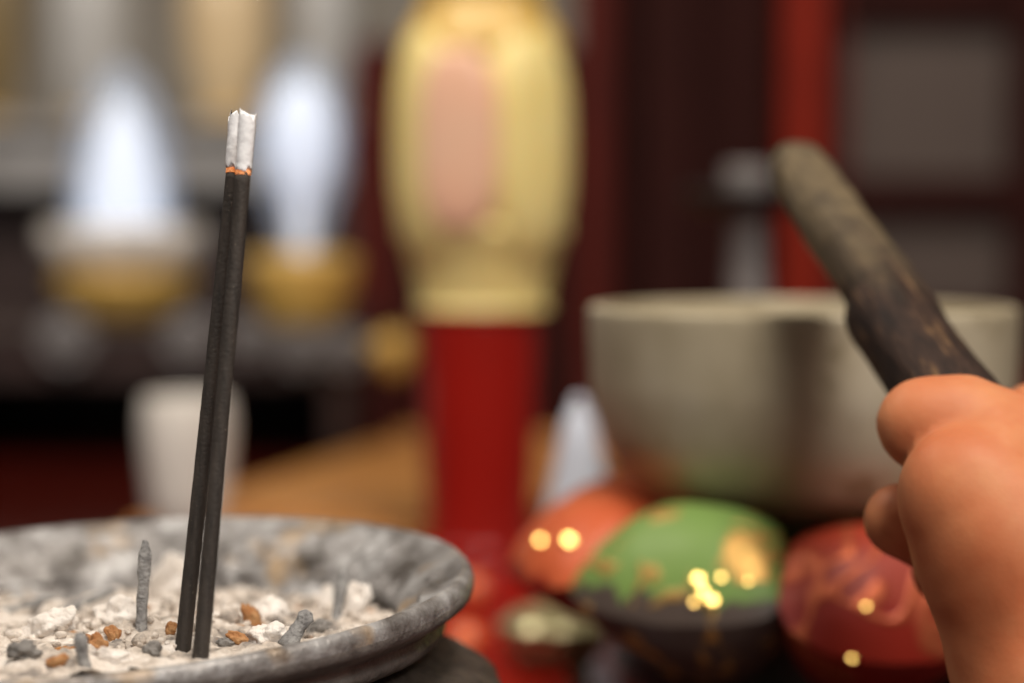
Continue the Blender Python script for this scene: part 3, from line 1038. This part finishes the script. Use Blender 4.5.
def white_lamp(px, d, dish_w, dome_w, gold_w, ys, label, slim):
    """ys: rows of gold bottom, dish bottom, dish top, dome top"""
    p = at(px, 315, d); s = d / F
    z = lambda py: at(px, py, d)[2] - TZ
    e = empty('lotus_lamp', (p[0], p[1], TZ), label, 'lamp', 'lit white lamps on the altar step')
    g, db, dt, top = ys
    lathe_obj('gold_base', smooth_profile([(0.001, 0.0), (gold_w * 0.55 * s, 0.0), (gold_w * 0.72 * s, 0.002), (gold_w * 0.95 * s, z(db) * 0.5), (gold_w * s, z(db)), (0.001, z(db))], 40), M['gold'], e)
    if dish_w:
        lathe_obj('dish', smooth_profile([(0.001, z(db)), (gold_w * 0.8 * s, z(db)), (dish_w * 0.9 * s, z((db * 2 + dt) / 3)), (dish_w * s, z((db + 2 * dt) / 3)), (dish_w * 0.98 * s, z(dt)), (dish_w * 0.86 * s, z(dt) - 0.001), (dish_w * 0.6 * s, z((db + dt) / 2)), (0.001, z((db + dt) / 2) - 0.001)], 60), M['porcelain'], e, 64,
                  lambda V: V * np.stack([1 + 0.04 * np.cos(10 * np.arctan2(V[:, 1], V[:, 0]))] * 2 + [1 + 0 * V[:, 0]], 1))
    zb = z((db + dt) / 2) if dish_w else z(db)
    zt = z(top); h = zt - zb
    W = dome_w * s
    if slim:
        sh = [(W * 0.35, zb), (W * 0.62, zb + h * 0.15), (W * 0.92, zb + h * 0.38), (W, zb + h * 0.6), (W * 0.85, zb + h * 0.8), (W * 0.45, zb + h * 0.95), (0.0005, zt)]
        bu = [(W * 0.2, zb + 0.001), (W * 0.3, zb + h * 0.28), (W * 0.62, zb + h * 0.42), (W * 0.74, zb + h * 0.62), (W * 0.5, zb + h * 0.8), (0.0005, zb + h * 0.88)]
    else:
        sh = [(W * 0.95, zb), (W, zb + h * 0.2), (W * 0.95, zb + h * 0.45), (W * 0.75, zb + h * 0.7), (W * 0.42, zb + h * 0.9), (0.0005, zt)]
        bu = [(W * 0.72, zb + 0.001), (W * 0.76, zb + h * 0.15), (W * 0.64, zb + h * 0.42), (W * 0.38, zb + h * 0.66), (0.0005, zb + h * 0.82)]
    sd = lathe_obj('shade', smooth_profile(sh, 50), M['shell'], e)
    lathe_obj('bulb', smooth_profile(bu, 40), M['bulb'], sd)


white_lamp(124, 1.355, 79, 54, 66, (321, 274, 226, 62), 'white lamp with wide white dish and gilt base, on the dark altar step', False)
white_lamp(302, 1.325, 0, 45, 52, (323, 256, 250, 55), 'slim white lamp without a dish, on the altar step beside the red stand', True)


def upper_vases():
    d = 1.72; s = d / F
    def v(px, w, mk, label, prof, cat):
        p = at(px, 130, d)
        e = empty('vase', (p[0], p[1], ZU), label, cat)
        lathe_obj('body', smooth_profile([(0.001, 0.0)] + [(w * a * s, b) for a, b in prof] + [(0.001, prof[-1][1])], 60), M[mk], e)
        V, Fc = lathe(smooth_profile([(w * 0.62 * s, 0.0001), (w * 0.7 * s, 0.0001), (w * 0.72 * s, 0.006), (w * 0.62 * s, 0.007)], 20), 48, None, False, False)
        mesh_obj('foot_ring', V, Fc, M['gold'], e)
    pr = [(0.62, 0.0), (0.66, 0.012), (0.9, 0.04), (1.0, 0.075), (0.92, 0.105), (0.6, 0.135), (0.5, 0.155), (0.62, 0.172)]
    v(228, 46, 'cream', 'cream vase on the upper altar step between the two white lamps', pr, 'vase')
    v(92, 44, 'greyporcelain', 'pale grey vase on the upper altar step above the dished lamp', pr, 'vase')
    v(325, 34, 'greyporcelain', 'pale grey slender vase on the upper altar step above the slim lamp', pr, 'vase')
    v(-8, 36, 'oldgilt', 'dull gilt vase at the left end of the upper altar step', pr, 'vase')


upper_vases()


# ------------------------------------------------------------------ dark red cabinet on the right
def build_cabinet():
    d = 1.60
    y = at(600, 200, d)[1]
    e = empty('altar_cabinet', (0, y, 0), 'dark red lacquered cabinet with grey panes behind the singing bowl', 'cabinet')
    X = lambda px: at(px, 200, d)[0]
    Zp = lambda py: at(600, py, d)[2]
    top = Zp(-120)
    box_obj('back_panel', (X(575), 0.05, 0.0), (X(1240), 0.062, top), M['cab_dark'], e, 0.001)
    for a, b, mk, yy in ((350, 392, 'cab_red', 0.02), (575, 612, 'cab_red', 0.0), (640, 700, 'cab_dark', 0.02), (784, 822, 'post_red', -0.01), (1012, 1050, 'cab_dark', 0.0)):
        o = box_obj('post', (X(a), yy, 0.0), (X(b), yy + 0.045, top if a != 350 else Zp(40)), M[mk], e, 0.004)
        if mk == 'post_red': o['label'] = 'bright red post'
    box_obj('side_panel', (X(385), 0.03, 0.0), (X(580), 0.04, Zp(45)), M['cab_dark'], e, 0.001)
    for a, b in ((-10, 22), (176, 216), (308, 340)):
        box_obj('rail', (X(838), 0.002, Zp(b)), (X(1014), 0.035, Zp(a)), M['cab_dark'], e, 0.003)
    box_obj('stile', (X(832), 0.003, 0.0), (X(848), 0.034, top), M['cab_red'], e, 0.002)
    for a, b in ((20, 178), (214, 310)):
        o = box_obj('pane', (X(847), 0.02, Zp(b)), (X(1013), 0.026, Zp(a)), M['pane'], e, 0); o['label'] = 'grey glass pane'
    box_obj('plinth', (X(575), -0.01, 0.0), (X(1240), 0.06, 0.03), M['cab_red'], e, 0.003)


build_cabinet()


def candlestick():
    d = 0.95; s = d / F
    p = at(747, 300, d)
    z = lambda py: at(747, py, d)[2]
    e = empty('candlestick', (p[0], p[1], 0), 'grey metal candlestick with dark drip dish behind the singing bowl', 'candlestick')
    lathe_obj('stem', smooth_profile([(0.001, 0), (48 * s, 0), (50 * s, 0.004), (40 * s, 0.010), (24 * s, 0.03), (20 * s, z(300)), (18 * s, z(260)), (17 * s, z(222)), (19 * s, z(212)), (0.001, z(212))], 60), M['metalgrey'], e)
    lathe_obj('drip_dish', smooth_profile([(0.001, z(213)), (20 * s, z(212)), (52 * s, z(208)), (62 * s, z(194)), (59 * s, z(187)), (48 * s, z(193)), (0.001, z(198))], 50), M['metaldark'], e)
    lathe_obj('candle_cup', smooth_profile([(0.001, z(198)), (18 * s, z(198)), (22 * s, z(188)), (23 * s, z(172)), (20 * s, z(166)), (0.001, z(166))], 40), M['metalgrey'], e)


candlestick()

# ------------------------------------------------------------------ light
def area(name, loc, target, size, power, col):
    l = bpy.data.lights.new(name, 'AREA'); l.energy = power; l.size = size; l.color = col; l.shape = 'DISK'
    o = bpy.data.objects.new(name, l); C.objects.link(o); o.location = loc
    o.rotation_euler = (Vector(target) - Vector(loc)).to_track_quat('-Z', 'Y').to_euler()
    return o


area('ceiling_lamp', LAMP, (0.05, 0.6, 0.0), 0.45, 21, (1.0, 0.90, 0.78))
area('altar_lamp', (-0.5, 0.75, 0.9), (-0.26, 1.4, 0.13), 0.25, 5.5, (1.0, 0.92, 0.82))  # unseen fill light, added to brighten the lamp dishes and left altar
area('room_lamp', (0.45, -1.15, 1.3), (0.0, 0.8, 0.0), 0.6, 24, (1.0, 0.95, 0.88))

w = bpy.data.worlds.new('room_light'); bpy.context.scene.world = w; w.use_nodes = True
w.node_tree.nodes['Background'].inputs[0].default_value = (0.9, 0.84, 0.78, 1)
w.node_tree.nodes['Background'].inputs[1].default_value = 0.12

# ------------------------------------------------------------------ camera
cd = bpy.data.cameras.new('camera'); co = bpy.data.objects.new('camera', cd); C.objects.link(co)
co.location = tuple(EYE); co.rotation_euler = (PI / 2 - PITCH, 0, 0)
cd.sensor_width = 36; cd.lens = 36 * F / 1024; cd.clip_start = 0.01; cd.clip_end = 20
cd.dof.use_dof = True; cd.dof.focus_distance = D_FOCUS + 0.008
cd.dof.aperture_fstop = 6.2
bpy.context.scene.camera = co

vs = bpy.context.scene.view_settings
vs.view_transform = 'Standard'; vs.look = 'None'; vs.exposure = -0.15; vs.gamma = 1.0; vs.use_curve_mapping = False
